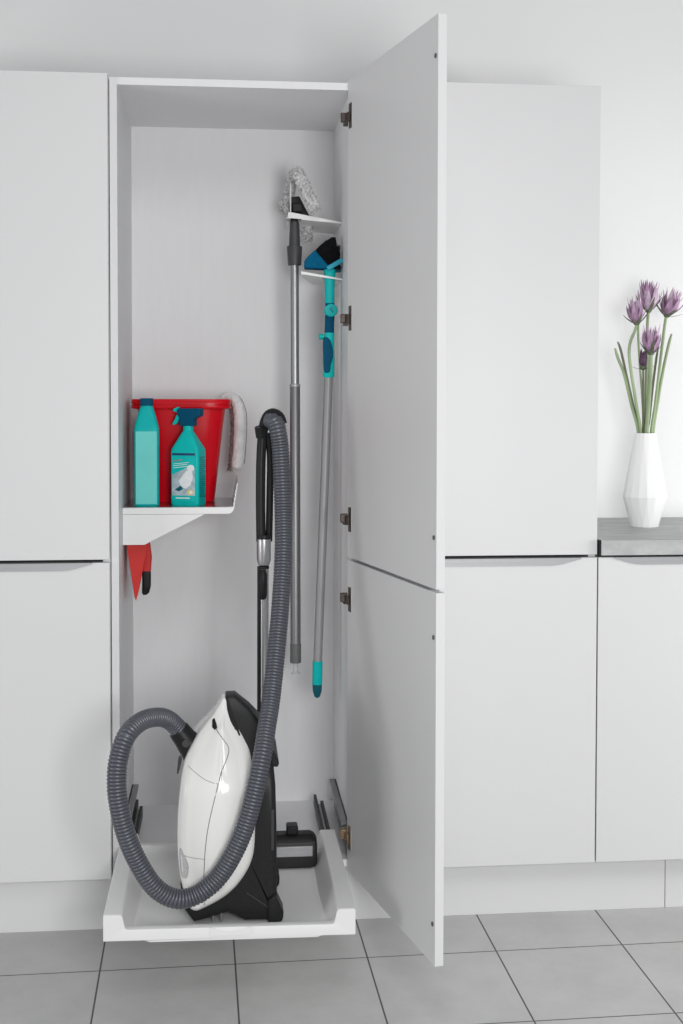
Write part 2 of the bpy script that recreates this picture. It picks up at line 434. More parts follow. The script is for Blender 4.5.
# outline where shell meets chassis
def patch_on(o, pts, name, m, parent, lift=.0006, th=.002, dy=-.36):
    mb = MB(); n = len(pts)
    A = [(x, surf(o, x, z, dy)-lift, z) for x, z in pts]; B = [(x, y+th, z) for x, y, z in A]
    c = Vector((sum(p[0] for p in pts)/n, 0, sum(p[1] for p in pts)/n)); cy = surf(o, c.x, c.z)-lift
    mb.add(A+[(c.x, cy, c.z)], [(i, (i+1) % n, n) for i in range(n)])
    mb.add(A+B, [(i, n+i, n+(i+1) % n, (i+1) % n) for i in range(n)])
    return mb.build(name, m, parent)
gp = [(p.x, p.y) for p in spline([Vector((a, b, 0)) for a, b in [(.1765, .3370), (.184, .3267), (.1935, .3050), (.1930, .2850), (.188, .2740), (.1800, .2800), (.1765, .3050)]], 5, True)]
patch_on(shell_o, gp, 'exhaust_grille', 'vgrey', vc, .0008)
line_on(shell_o, gp+[gp[0]], .0007, 'panel_seam', 'seam', shell_o, 1)
# carrying handle: dark band at the top with a recess and the white notch with its black catch
patch_on(shell_o, [(.2452, .6105), (.2500, .6150), (.2545, .6035), (.2565, .5950), (.2510, .5900), (.2450, .5960)], 'lid_catch', 'black', vc, .0020)
patch_on(shell_o, [(.2545, .6130), (.2620, .6260), (.2690, .6300), (.2700, .6180), (.2640, .6060), (.2580, .6000)], 'lid_recess', 'gloss', vc, .0012)
MB().prism([(.372, .555), (.384, .535), (.392, .512), (.388, .502), (.374, .505)], YC-.10, YC+.10).build('parking_catch', 'black', vc, bevel=.003)
MB().prism([(.373, .415), (.3795, .415), (.3795, .325), (.373, .325)], YC-HH+.0165, YC-HH+.04).build('side_slot', 'seamb', vc, bevel=.001)
for sy in (-1, 1):
    y0, y1 = sorted((YC+sy*.075, YC+sy*.132))
    MB().prism([(.366, .1685), (.366, .2190), (.381, .2290), (.390, .2120), (.4000, .1900), (.3990, .1740), (.393, .1685)], y0, y1).build('foot', 'black', vc, bevel=.005, seg=3)
line_on(ch, [(.320, .232), (.345, .215), (.3655, .200)], .0008, 'chassis_seam', 'dgrey', ch, 3)
MB().prism([(.186, .262), (.176, .258), (.181, .225), (.196, .215), (.200, .230)], YC-.118, YC+.118).build('rear_bumper', 'black', vc, bevel=.002)
for x in (.247, .265):
    MB().tube([(x, -.349, .192), (x, -.349, .1705)], .0022, 10).build('plug_pin', 'chrome', vc)
MB().tube([(.240, -.345, .196), (.272, -.345, .196)], .006, 12).build('mains_plug', 'black', vc)
MB().prism([(.172, .502), (.168, .497), (.1660, .470), (.1690, .468), (.1765, .497)], YC-.02, YC+.02).build('hose_release', 'dgrey', vc, bevel=.0015)
# hose connector
ax = Vector((-.60, 0, .80)).normalized()
p0 = Vector((.2010, -.262, .5310)); 
MB().tube([p0-ax*.012, p0, p0+ax*.030, p0+ax*.044, p0+ax*.052], [.032, .0300, .0255, .0245, .0235], 28).build('hose_connector', 'black', vc)
MB().tube([p0+ax*.022+Vector((0, -.029, 0)), p0+ax*.022+Vector((0, -.0335, 0))], .009, 20).build('release_button', 'seamb', vc, bevel=.001)
hp = [tuple(p0+ax*.044), (.1500, -.28, .5950), (.1254, -.31, .6095), (.0945, -.36, .6130), (.0678, -.41, .5968), (.0519, -.43, .5537), (.0481, -.44, .5049),
      (.0538, -.445, .453), (.0691, -.445, .3913), (.0936, -.44, .3311), (.1274, -.435, .2774), (.1695, -.43, .2507), (.2124, -.42, .2539), (.2559, -.415, .2851), (.2908, -.415, .3379),
      (.3172, -.41, .3973), (.3367, -.40, .4647), (.3527, -.38, .5322), (.3648, -.34, .5938), (.376, -.30, .6484), (.3906, -.24, .7529), (.4018, -.19, .8528), (.4091, -.15, .9577),
      (.410, -.12, 1.0396), (.4076, -.11, 1.1146), (.4041, -.10, 1.1905), (.3982, -.098, 1.2315), (.3920, -.088, 1.2500), (.3830, -.070, 1.2560)]
P = resample(spline(hp, 10), .00122)
rad = [.0194 + .0013*(-.9, .5, 1, 1.1, 1, .5)[i % 6] for i in range(len(P))]
hose = MB().tube(P, rad, 22).build('hose', 'hose', vc, smooth=80)
# telescopic wand with its bent grip
for o_v in [o for o in C.objects if o.parent in (vc, shell_o, ch)]:
    if o_v.name.startswith(('hose', 'release')): continue
    for v_ in o_v.data.vertices:
        t_ = min(1, max(0, (v_.co.z+.168-.47)/.17)); v_.co.z -= .015*t_*t_*(3-2*t_)
vc.location.z -= .0035
hose.location.z += .0035
wd = thing('suction_wand', (.363, -.02, .21), 'telescopic chrome wand with black grip standing behind the vacuum cleaner', 'vacuum wand')
gr = spline([(.3600, -.05, .965), (.3588, -.05, 1.0644), (.3600, -.05, 1.1601), (.3640, -.052, 1.222), (.3710, -.058, 1.2500), (.3830, -.066, 1.2650), (.3970, -.076, 1.2600), (.4030, -.080, 1.2450)], 8)
n = len(gr)
MB().tube(gr, [.0115+.0075*min(1, max(0, (i-n*.45)/(n*.3))) for i in range(n)], 18).build('grip', 'black', wd)
MB().tube(spline([(.3790, -.045, .965), (.3815, -.045, 1.08), (.3825, -.046, 1.165), (.3765, -.05, 1.225)], 8), .0085, 14).build('grip_bar', 'black', wd)
MB().tube([(.3600, -.06, 1.2150), (.3560, -.068, 1.2400)], .012, 12).build('air_valve', 'black', wd, bevel=.001)
MB().lathe([(.0155, -.004), (.0178, -.004), (.0178, 0), (.0178, .006), (.015, .006)], (.3665, -.05, .975), 28).build('grip_ring', 'black', wd)
MB().lathe([(.0135, -.062), (.0170, -.050), (.0172, -.006), (.0172, 0)], (.3665, -.05, .971), 28).build('collar', 'chrome', wd)
W0, W1 = Vector((.3665, -.049, .906)), Vector((.3660, -.018, .262))
MB().tube([W0, W0.lerp(W1, .5), W1], .0118, 24).build('outer_tube', 'chrome', wd)
off = Vector((-.0105, -.006, 0))
MB().tube([W0+off, W1+off], .0052, 12).build('rear_strip', 'black', wd)
MB().tube([W0.lerp(W1, .012)+Vector((-.002, -.009, 0)), W0.lerp(W1, .03)+Vector((-.002, -.012, 0)), W0.lerp(W1, .105)+Vector((-.002, -.012, 0)), W0.lerp(W1, .12)+Vector((-.002, -.009, 0))], [.007, .010, .010, .007], 16).build('slider', 'black', wd)
MB().lathe([(.0105, -.004), (.0130, -.003), (.0130, .003), (.0105, .004)], tuple(W0+Vector((0, 0, -.003))), 24).build('tube_ring', 'black', wd)
# floor nozzle
nz = thing('floor_nozzle', (.42, -.01, .165), 'black floor nozzle with a metal bar lying behind the vacuum cleaner', 'vacuum nozzle')
sec = [(.000, .002), (.0, .060), (.006, .072), (.016, .080), (.048, .080), (.058, .070), (.058, .004), (.052, 0), (.006, 0)]
def noz(x, s=1, dz=0): return [(x, -.040+y*1.0, .1656+dz+(z*s)) for y, z in sec]
MB().loft([noz(.290, .8, .004), noz(.296), noz(.480), noz(.490, .9, .003), noz(.496, .7, .010)]).build('nozzle_body', 'black', nz, bevel=.002)
MB().box(.385, .485, -.0440, -.0390, .196, .222).build('metal_bar', 'alu', nz, bevel=.002)
MB().box(.300, .490, -.0425, -.0390, .228, .2310).build('trim_line', 'dgrey', nz)
MB().box(.4220, .4500, -.035, .005, .2470, .2680).build('parking_hook', 'black', nz, bevel=.004)
MB().tube([(.3665, -.012, .235), (.3662, -.018, .275)], .0185, 20).build('swivel_neck', 'black', nz, bevel=.002)

# ------------------------------------------------------------------ shelf on the left side panel
SZ = 1.0336
sh = thing('bracket_shelf', (.02, .3, SZ-.016), 'white bracket shelf mounted on the left side wall inside the cabinet', 'shelf')
lip = [(.0198, SZ), (.0198, SZ-.0165), (.285, SZ-.0165), (.2925, SZ-.013), (.2975, SZ-.004), (.3078, SZ+.062), (.3063, SZ+.0625), (.2950, SZ)]
MB().prism(lip, .12, .44).build('shelf_plate', 'tray', sh, bevel=.001)
MB().prism([(.0200, SZ), (.2947, SZ), (.3061, SZ+.0615), (.3051, SZ+.0615), (.2940, SZ+.0005), (.0200, SZ+.0005)], .128, .438).build('metal_liner', 'liner', sh, smooth=0)
MB().prism([(.0198, SZ-.0170), (.2245, SZ-.0170), (.0740, .9406), (.0198, .9406)], .1225, .1250).prism([(.0198, SZ-.0170), (.2245, SZ-.0170), (.0740, .9406), (.0198, .9406)], .40, .4025).box(.0198, .0225, .125, .40, .9406, SZ-.0170).build('bracket', 'tray', sh, bevel=.0006)

# bucket
bk = thing('bucket', (.163, .335, SZ+.0006), 'red plastic bucket standing on the bracket shelf behind the two bottles', 'bucket')
BX, BY, B0 = .1615, .337, SZ+.0008
o_ = [(.083, .078, 0, 5), (.086, .081, .004, 5), (.108, .092, .20, 5), (.114, .095, .244, 5), (.128, .1035, .246, 6), (.1300, .1045, .248, 6), (.1300, .1045, .2535, 6), (.1275, .1025, .2550, 6), (.1275, .1025, .2570, 6), (.1300, .1045, .2585, 6), (.1300, .1045, .268, 6), (.1280, .1030, .2705, 6),
      (.110, .0935, .2705, 5), (.109, .092, .26, 5), (.103, .089, .20, 5), (.078, .078, .004, 5)]
rings = [sup(BX, BY, hx, hy, B0+z, n, 64) for hx, hy, z, n in o_]
MB().loft(rings).build('bucket_body', 'red', bk, smooth=35)

# cleaner bottle
bt = thing('cleaner_bottle', (.077, .188, SZ), 'tall teal square bottle with dark blue cap at the left of the shelf', 'bottle')
q = lambda hx, hy, z, n=7: sup(.0772, .188, hx, hy, SZ+z, n, 40)
MB().loft([q(.029, .024, .0006), q(.0310, .0265, .004), q(.0312, .0270, .194), q(.0295, .0255, .204), q(.0200, .0190, .240, 5), q(.0150, .0150, .254, 3), q(.0150, .0150, .258, 3)]).build('bottle_body', 'teal', bt, smooth=30)
MB().loft([q(.0165, .0165, .2545, 4), q(.0165, .0165, .270, 4), q(.0155, .0155, .2735, 4)]).build('cap', 'navy', bt, smooth=30)
MB().prism([(.0505, SZ+.006), (.1035, SZ+.006), (.1035, SZ+.190), (.0505, SZ+.190)], .1600, .1612).build('label', 'teall', bt, bevel=.0004)

# spray bottle, turned a little to show its right side
sp = thing('spray_bottle', (.181, .20, SZ), 'teal spray bottle with blue trigger head and picture label before the red bucket', 'bottle')
SX, SY, RA = .1815, .198, -.36
q = lambda hx, hy, z, n=8: sup(SX, SY, hx*1.07, hy, SZ+z, n, 48, RA)
MB().loft([q(.034, .027, .0006), q(.0358, .0290, .005), q(.0360, .0292, .137), q(.0348, .028, .145), q(.0150, .0145, .184, 4), q(.0120, .0120, .190, 2.5), q(.0120, .0120, .206, 2)]).build('bottle_body', 'tealb', sp, smooth=28)
def TS(v):           # local (across, out of the front face, up) -> world
    x, y, z = v; c, s_ = math.cos(RA), math.sin(RA)
    x *= 1.07
    return (SX+x*c-y*s_, SY+x*s_+y*c, SZ+z)
hd = [(-.0180, .203), (.0180, .203), (.0185, .222), (.0330, .228), (.0350, .234), (.0350, .2480), (-.020, .2480), (-.0250, .243), (-.0250, .234), (-.0180, .224)]
MB().prism(hd, -.0135, .0135, TS).build('trigger_head', 'navy', sp, bevel=.0025)
MB().prism([(-.0235, .252), (-.0350, .247), (-.0385, .243), (-.0340, .240), (-.0235, .236)], -.006, .006, TS).build('spray_nozzle', 'tealb', sp, bevel=.001)
MB().prism([(-.0200, .2360), (-.0290, .2300), (-.0340, .2180), (-.0400, .2080), (-.0370, .2050), (-.0280, .2090), (-.0225, .2200), (-.0170, .2310)], -.005, .005, TS).build('trigger', 'tealb', sp, bevel=.0012)
F = -.0294
def deco(name, m, pts, parent, lift=0):
    pts = [(x*1.05, .012+(z-.012)*1.045) for x, z in pts]
    return MB().prism(pts, F-.0006-lift, F-lift*.5, TS).build(name, m, parent, smooth=0)
def disc(cx, cz, rx, rz, n=18): return [(cx+rx*math.cos(2*PI*k/n), cz+rz*math.sin(2*PI*k/n)) for k in range(n)]
lab = deco('label', 'tealb', [(-.0300, .012), (.0275, .012), (.0275, .134), (-.0300, .134)], sp)
deco('label_band', 'lnavy', [(-.0285, .1235), (.0265, .1235), (.0265, .1290), (-.0285, .1290)], lab, .0004)
deco('label_picture', 'paper', [(-.0285, .026), (.0265, .026), (.0265, .092), (.012, .096), (-.0285, .076)], lab, .0004)
deco('label_lettering', 'lred', [(-.026, .1090), (-.004, .1120), (-.004, .1140), (-.026, .1110)], lab, .0006)
for a, z in ((-.010, .1020), (-.014, .0975), (-.012, .0925)):
    deco('label_lettering', 'lwhite', [(-.026, z), (a+.022, z+.004), (a+.022, z+.0052), (-.026, z+.0012)], lab, .0006)
deco('label_lettering', 'lwhite', [(-.020, .0185), (.014, .0185), (.014, .0212), (-.020, .0212)], lab, .0006)
deco('label_picture_glove', 'lwhite', [(-.008, .050), (.004, .042), (.016, .052), (.022, .072), (.019, .090), (.006, .086), (-.004, .074), (-.012, .062)], lab, .0008)
deco('label_picture_tap', 'lgrey', [(-.024, .034), (-.018, .034), (-.016, .062), (.008, .090), (.004, .093), (-.021, .068)], lab, .0010)
deco('label_picture_disc', 'lwhite', disc(.0165, .0930, .0085, .0080), lab, .0012)
deco('label_picture_sponge', 'petrol', [(-.022, .040), (-.008, .050), (-.002, .042), (-.012, .036)], lab, .0012)
deco('label_picture_flower', 'lyel', disc(.0150, .0340, .0080, .0072, 8), lab, .0012)
deco('label_picture_flower', 'lwhite', disc(.0170, .0340, .0040, .0036, 10), lab, .0014)
# small print on the right side face
for k in range(22):
    z = .022+k*.0048; L = .040*random.uniform(.65, 1)
    if 1:
        m = MB().add([TS((.0363, -.020, SZ*0+z)), TS((.0363, -.020+L, z)), TS((.0363, -.020+L, z+.0018)), TS((.0363, -.020, z+.0018)),
                      TS((.0356, -.020, z)), TS((.0356, -.020+L, z)), TS((.0356, -.020+L, z+.0018)), TS((.0356, -.020, z+.0018))],
                     [(0, 1, 2, 3), (4, 7, 6, 5), (0, 4, 5, 1), (1, 5, 6, 2), (2, 6, 7, 3), (3, 7, 4, 0)])
        if k == 0: side = m
        else: side.add(m.v, m.f)
side.build('side_print', 'petrol', sp, smooth=0)

# fluffy duster hooked over the bucket rim
dm = thing('duster_pad', (.30, .33, 1.10), 'white fluffy duster bent over the right rim of the red bucket', 'duster')
Yd = .335
dp = spline([(.2700, .450, 1.2950), (.2800, .448, 1.3060), (.2930, .430, 1.3080), (.3060, .390, 1.2960), (.3125, .350, 1.2680), (.3140, .338, 1.2300), (.3120, Yd, 1.1900), (.3080, Yd, 1.1400), (.3050, Yd, 1.1180)], 8)
m = MB(); n = len(dp)
m.tube(dp, [.0150*min(1, .5+i/12, .6+(n-1-i)/6) for i in range(n)], 20, jitter=.06); fuzz(m, dp, .0150, 2600, .0024, .0006)
m.build('fluff_cover', 'fluff', dm, smooth=0)
bp2 = [Vector((p.x-.0175, p.y+.010, p.z-.004)) for p in dp[int(n*.40):]]
m = MB(); m.tube(bp2, .0065, 12, jitter=.2); fuzz(m, bp2, .0065, 900, .004, .0007); m.build('backing', 'brown', dm, smooth=0)
wp_ = [Vector((p.x+(.0190 if i > n*.5 else .0190*i/(n*.5)), p.y+.002, p.z+(.0200-.0200*min(1, i/(n*.6))))) for i, p in enumerate(dp[:int(n*.92)])]
MB().tube(wp_, .0009, 8).build('wire_hoop', 'mgrey', dm)

# dustpan and brush hanging under the shelf
dpn = thing('dustpan', (.05, .27, .80), 'light red dustpan hanging point down under the bracket shelf', 'dustpan')
m = MB()
tri = [(.0262, .9400), (.0806, .9400), (.0560, .8150), (.0500, .7935), (.0460, .8050)]
m.loft([[(x, .16, z) for x, z in tri], [(x, .30, z) for x, z in [(.0262, .9400), (.0790, .9400), (.0545, .8300), (.0490, .8130), (.0450, .8200)]]])
m.build('pan', 'redm', dpn, bevel=.0012)
hb = thing('hand_brush', (.073, .23, .80), 'red hand brush with black end hanging beside the dustpan', 'brush')
MB().loft([sup(.0745, .215, .0080, .012, .9380, 4), sup(.0765, .215, .0110, .013, .900, 4), sup(.0735, .215, .0115, .013, .8640, 4)]).build('handle', 'redm', hb, smooth=40)
MB().loft([sup(.0735, .215, .0112, .0125, .8638, 4), sup(.0735, .215, .0112, .0130, .825, 4), sup(.0710, .215, .0095, .0110, .8080, 3), sup(.0690, .215, .0050, .006, .8020, 2.5)]).build('brush_tip', 'black', hb, smooth=40)

# ------------------------------------------------------------------ tool holders on the right side panel
h1 = thing('tool_holder', (.58, .38, 1.775), 'upper white metal tool holder carrying the grey mop', 'tool holder', 'tool holders on the side panel')
m = MB()
def sheet(pts, th=.0018):
    n = len(pts); return [(x, y, z) for x, y, z in pts]+[(x, y, z-th) for x, y, z in pts], \
        [tuple(range(n)), tuple(range(2*n-1, n-1, -1))]+[(i, n+i, n+(i+1) % n, (i+1) % n) for i in range(n)]
def zz(x, a, b): return a+(x-.45)/(.131)*(b-a)
u = [(.5805, .275), (.476, .275), (.476, .330), (.4700, .3395), (.4582, .343), (.4464, .3395), (.4402, .330), (.4402, .275), (.4350, .275), (.4500, .345), (.5080, .505), (.5805, .505)]
m.add(*sheet([(x, y, zz(x, 1.7800, 1.7690)) for x, y in u]))
m.prism([(.4402, 1.7800), (.4402, 1.7945), (.4500, 1.7945), (.5805, 1.7710), (.5805, 1.7680), (.476, 1.7775)], .2735, .2752)
m.build('holder_plate', 'tray', h1, smooth=0)
MB().prism([(.273, 1.7800), (.273, 1.868), (.278, 1.872), (.50, 1.800), (.50, 1.779)], .4478, .4496, lambda v: (v[1]-.0015, v[0], v[2])).build('side_flange', 'tray', h1, smooth=0)
h2 = thing('tool_holder', (.58, .35, 1.62), 'lower white metal tool holder carrying the teal and blue brush', 'tool holder', 'tool holders on the side panel')
m = MB()
u = [(.5805, .235), (.566, .235), (.566, .285), (.557, .2945), (.5475, .298), (.538, .2945), (.529, .285), (.529, .235), (.472, .235), (.480, .30), (.520, .47), (.5805, .47)]
m.add(*sheet([(x, y, zz(x, 1.6350, 1.6185)) for x, y in u]))
m.prism([(.472, 1.6375), (.5805, 1.6190), (.5805, 1.6150), (.472, 1.6300)], .2335, .2352)
m.build('holder_plate', 'tray', h2, smooth=0)

# ------------------------------------------------------------------ mop
mp_ = thing('mop', (.461, .30, .57), 'long grey telescopic mop hanging from the upper holder with fluffy grey head', 'mop')
MY = .302
MB().lathe([(.0040, 0), (.0118, .001), (.0122, .003), (.0065, .008), (.0062, .028), (.0085, .034)], (.4617, MY, .5700), 24).build('end_plug', 'clear', mp_)
MB().lathe([(.0125, 0), (.0148, .001), (.0148, .050), (.0140, .053)], (.4615, MY, .6010), 28).build('end_cap', 'mgrey', mp_)
MB().tube([(.4614, MY, .652), (.4598, MY, 1.338), (.4598, MY, 1.343)], [.0138, .0138, .0120], 28).build('lower_tube', 'pole', mp_)
MB().lathe([(.0138, 0), (.0146, .001), (.0146, .006), (.0130, .008)], (.4598, MY, 1.338), 28).build('tube_ring', 'alu', mp_)
MB().tube([(.4598, MY, 1.340), (.4588, MY, 1.665)], .0113, 28).build('upper_tube', 'chrome2', mp_)
MB().lathe([(.0165, 0), (.0175, .001), (.0205, .048), (.0200, .050), (.0150, .050), (.0140, .080), (.0125, .108), (.0120, .1145)], (.4588, MY, 1.6590), 28).build('grip_collar', 'dgrey', mp_, smooth=30)
MB().tube([(.4582, MY, 1.770), (.4582, MY, 1.800)], .0105, 20).build('joint_shaft', 'black', mp_)
MB().prism([(.4470, 1.7850), (.4440, 1.8200), (.4500, 1.8400), (.4720, 1.8440), (.5020, 1.7860)], MY+.012, MY+.030).box(.452, .480, MY-.012, MY+.014, 1.798, 1.822).build('joint', 'black', mp_, bevel=.003)
def pad(pts, r, cnt, name='fluff_pad'):
    P_ = resample(spline(pts, 8), .004); k = len(P_)
    mb = MB(); mb.tube(P_, [r*min(1, .55+min(i, k-1-i)/6)*random.uniform(.93, 1.07) for i in range(k)], 18, jitter=.14); fuzz(mb, P_, r, cnt, .0042, .0009)
    return mb.build(name, 'gfluff', mp_, smooth=0)
pad([(.4600, .262, 1.9000), (.4670, .255, 1.8900), (.4820, .248, 1.858), (.5000, .244, 1.8200), (.5150, .243, 1.7960)], .0160, 3000)
pad([(.4560, .30, 1.9000), (.4500, .34, 1.875), (.4450, .355, 1.835), (.4460, .36, 1.800)], .0140, 1800)
pad([(.4440, .36, 1.8250), (.4330, .38, 1.8300), (.4300, .40, 1.8200)], .0130, 700)
pad([(.4960, .40, 1.8000), (.4950, .40, 1.772), (.4930, .40, 1.7330)], .0190, 1700)

# ------------------------------------------------------------------ teal brush on a pole
br = thing('dusting_brush', (.516, .25, .517), 'long grey pole with teal joint and blue brush hanging in the lower holder', 'brush')
BYY = .252
MB().lathe([(.0020, 0), (.0075, .004), (.0118, .018), (.0128, .037)], (.5160, BYY, .5165), 24).build('pole_tip', 'petrol', br)
MB().tube([(.5160, BYY, .5530), (.5172, BYY, .6150)], .0134, 28).build('pole_end', 'teal', br)
MB().tube([(.5172, BYY, .6145), (.5455, BYY, 1.3640)], .0117, 28).build('pole', 'pole2', br)
g = [(.5340, 1.3640), (.5570, 1.3640), (.5585, 1.4000), (.5590, 1.4780), (.5330, 1.4780), (.5325, 1.4620), (.5310, 1.4100)]
gg = MB().loft([sup(.5455, BYY, .0118, .0125, 1.3620, 3), sup(.5455, BYY, .0150, .0150, 1.3680, 3), sup(.5460, BYY, .0150, .0155, 1.41, 3), sup(.5462, BYY, .0140, .0150, 1.44, 3), sup(.5470, BYY, .0130, .0140, 1.4790, 3)]).build('grip', 'tealb', br, smooth=40)
MB().prism([(p.x, p.y) for p in spline([Vector((a, b, 0)) for a, b in [(.5310, 1.4640), (.5460, 1.4620), (.5545, 1.4400), (.5555, 1.4150), (.5500, 1.3960), (.5480, 1.3780), (.5380, 1.3740), (.5320, 1.3820), (.5300, 1.4200)]], 5, True)], BYY-.0175, BYY-.008).build('grip_inlay', 'navy', br, bevel=.002)
MB().tube([(.5320, BYY, 1.4690), (.5220, BYY, 1.4690), (.5190, BYY, 1.4690)], [.0075, .0075, .005], 16).build('grip_button', 'teal', br)
MB().loft([sup(.5470, BYY, .0125, .0130, 1.4780, 3), sup(.5475, BYY, .0120, .0120, 1.505, 3), sup(.5485, BYY, .0125, .0120, 1.525, 3)]).build('lower_neck', 'navy', br, smooth=40)
MB().tube([(.5505, BYY-.019, 1.5370), (.5505, BYY-.017, 1.5370), (.5505, BYY+.016, 1.5370)], [.0150, .0170, .0170], 28).build('joint_disc', 'teal', br)
MB().prism([(.546, 1.541), (.555, 1.546), (.554, 1.543), (.549, 1.540), (.556, 1.534), (.555, 1.531)], BYY-.0200, BYY-.0185).build('joint_arrow', 'petrol', br)
MB().loft([sup(.5495, BYY, .0125, .0125, 1.540, 3), sup(.5485, BYY, .0120, .0120, 1.558, 3)]).build('joint_collar', 'navy', br, smooth=40)
MB().loft([sup(.5480, BYY, .0125, .0125, 1.556, 3), sup(.5480, BYY, .0130, .0130, 1.60, 3), sup(.5480, BYY, .0150, .0145, 1.6300, 3), sup(.5480, BYY, .0150, .0145, 1.6450, 3)]).build('neck', 'teal', br, smooth=40)
MB().loft([[(x, BYY-.022, z) for x, z in [(.4790, 1.6460), (.4800, 1.6640), (.4900, 1.6760), (.5080, 1.6930), (.5440, 1.6520), (.5420, 1.6440)]],
           [(x, BYY+.030, z) for x, z in [(.4830, 1.6460), (.4840, 1.6640), (.4930, 1.6760), (.5080, 1.6900), (.5440, 1.6520), (.5420, 1.6440)]]]).build('brush_block', 'blue', br, bevel=.003)
m = MB()
for k in range(1300):
    t = random.random(); y = BYY+random.uniform(-.020, .028)
    a = Vector((.508+.036*t, y, 1.689-.038*t)); th_ = .80-.92*t
    b = Vector((.508+.036*t, y, 1.689-.038*t))+Vector((math.cos(th_), 0, math.sin(th_)))*(.020+.050*math.sin(min(1, .25+t)*PI*.55)-.020*max(0, t-.6)/.4)
    b.x = min(b.x, .5745); b += Vector((0, random.uniform(-.004, .004), random.uniform(-.003, .002)))
    w = Vector((.0009, 0, .0006)); m.add([a-w, a+w, b+w, b-w], [(0, 1, 2, 3)])
m.prism([(.507, 1.689), (.518, 1.702), (.535, 1.716), (.552, 1.727), (.562, 1.727), (.567, 1.700), (.571, 1.668), (.544, 1.648)], BYY-.016, BYY+.022)
m.build('bristles', 'bris', br, smooth=0)
T_ = Vector((.0405, 0, .0240)).normalized()
A = Vector((.5400, BYY-.020, 1.6440))
MB().loft([[A+T_*d+Vector((-T_.z*h, y, T_.x*h)) for h, y in ((-.006, -.006), (.006, -.006), (.007, .010), (-.007, .010))] for d in (0, .048)]).build('scraper', 'skyb', br, bevel=.0025)
MB().prism([(.549, 1.6380), (.577, 1.6380), (.5785, 1.655), (.566, 1.649)], BYY-.004, BYY+.015).build('hook', 'petrol', br, bevel=.001)

# ------------------------------------------------------------------ vase and flowers
VX, VY, VZ = 1.4262, .330, .9561
vs = thing('vase', (VX, VY, VZ), 'slim white faceted vase standing on the grey worktop', 'vase')
NV = 16
def vr(r, z, o): return [(VX+r*math.cos(2*PI*(k+o)/NV), VY+r*math.sin(2*PI*(k+o)/NV), VZ+z) for k in range(NV)]
m = MB(); A = vr(.0375, 0, 0); B = vr(.0605, .083, .5); D = vr(.0285, .258, 0)
E_ = vr(.0250, .258, 0); F_ = vr(.040, .10, .5)
fs = []
for k in range(NV):
    k2 = (k+1) % NV
    fs += [(k, k2, NV+k), (k2, NV+k2, NV+k)]
    fs += [(NV+k, NV+k2, 2*NV+k2), (NV+k, 2*NV+k2, 2*NV+k)]
    fs += [(2*NV+k, 2*NV+k2, 3*NV+k2, 3*NV+k), (3*NV+k, 3*NV+k2, 4*NV+k)]
    fs += [(3*NV+k2, 4*NV+k2, 4*NV+k)]
fs += [tuple(range(NV-1, -1, -1)), tuple(4*NV+k for k in range(NV))]
m.add(A+B+D+E_+F_, fs); m.build('vase_body', 'vase', vs, smooth=0, bevel=.0006)

def petal(mb, c, axis, az, tilt, L, w, curl, n=7):
    ax_ = axis.normalized(); ref = Vector((0, 1, 0)); s1 = (ref-ax_*ref.dot(ax_)).normalized(); s2 = ax_.cross(s1)
    rad_ = s1*math.cos(az)+s2*math.sin(az); tan = ax_.cross(rad_)
    p = Vector(c)+rad_*.003; ang = tilt; rows = []
    for k in range(n+1):
        t = k/n; d = ax_*math.cos(ang)+rad_*math.sin(ang)
        ww = w*(math.sin(PI*(.14+.86*t)**.85)**.9 if t < 1 else 0)+.0001
        nrm = rad_*math.cos(ang)-ax_*math.sin(ang)
        rows.append((p+tan*ww-nrm*(-.2*ww), p-nrm*.0006*0+nrm*.0, p-tan*ww-nrm*(-.2*ww)))
        rows[-1] = (rows[-1][0]-nrm*ww*.35, p.copy(), rows[-1][2]-nrm*ww*.35)
        p = p+d*L/n; ang += curl/n
    vs_ = [q_ for r in rows for q_ in r]; back = []
    o = len(vs_); th = .0007
    # give every petal a real thickness
    for r in rows: back += [q_-rad_*th for q_ in r]
    fs_ = []
    for k in range(n):
        for j in range(2):
            a = 3*k+j; fs_.append((a, a+1, a+4, a+3)); fs_.append((o+a, o+a+3, o+a+4, o+a+1))
        fs_ += [(3*k, 3*k+3, o+3*k+3, o+3*k), (3*k+2, o+3*k+2, o+3*k+5, 3*k+5)]
    mb.add(vs_+back, fs_)

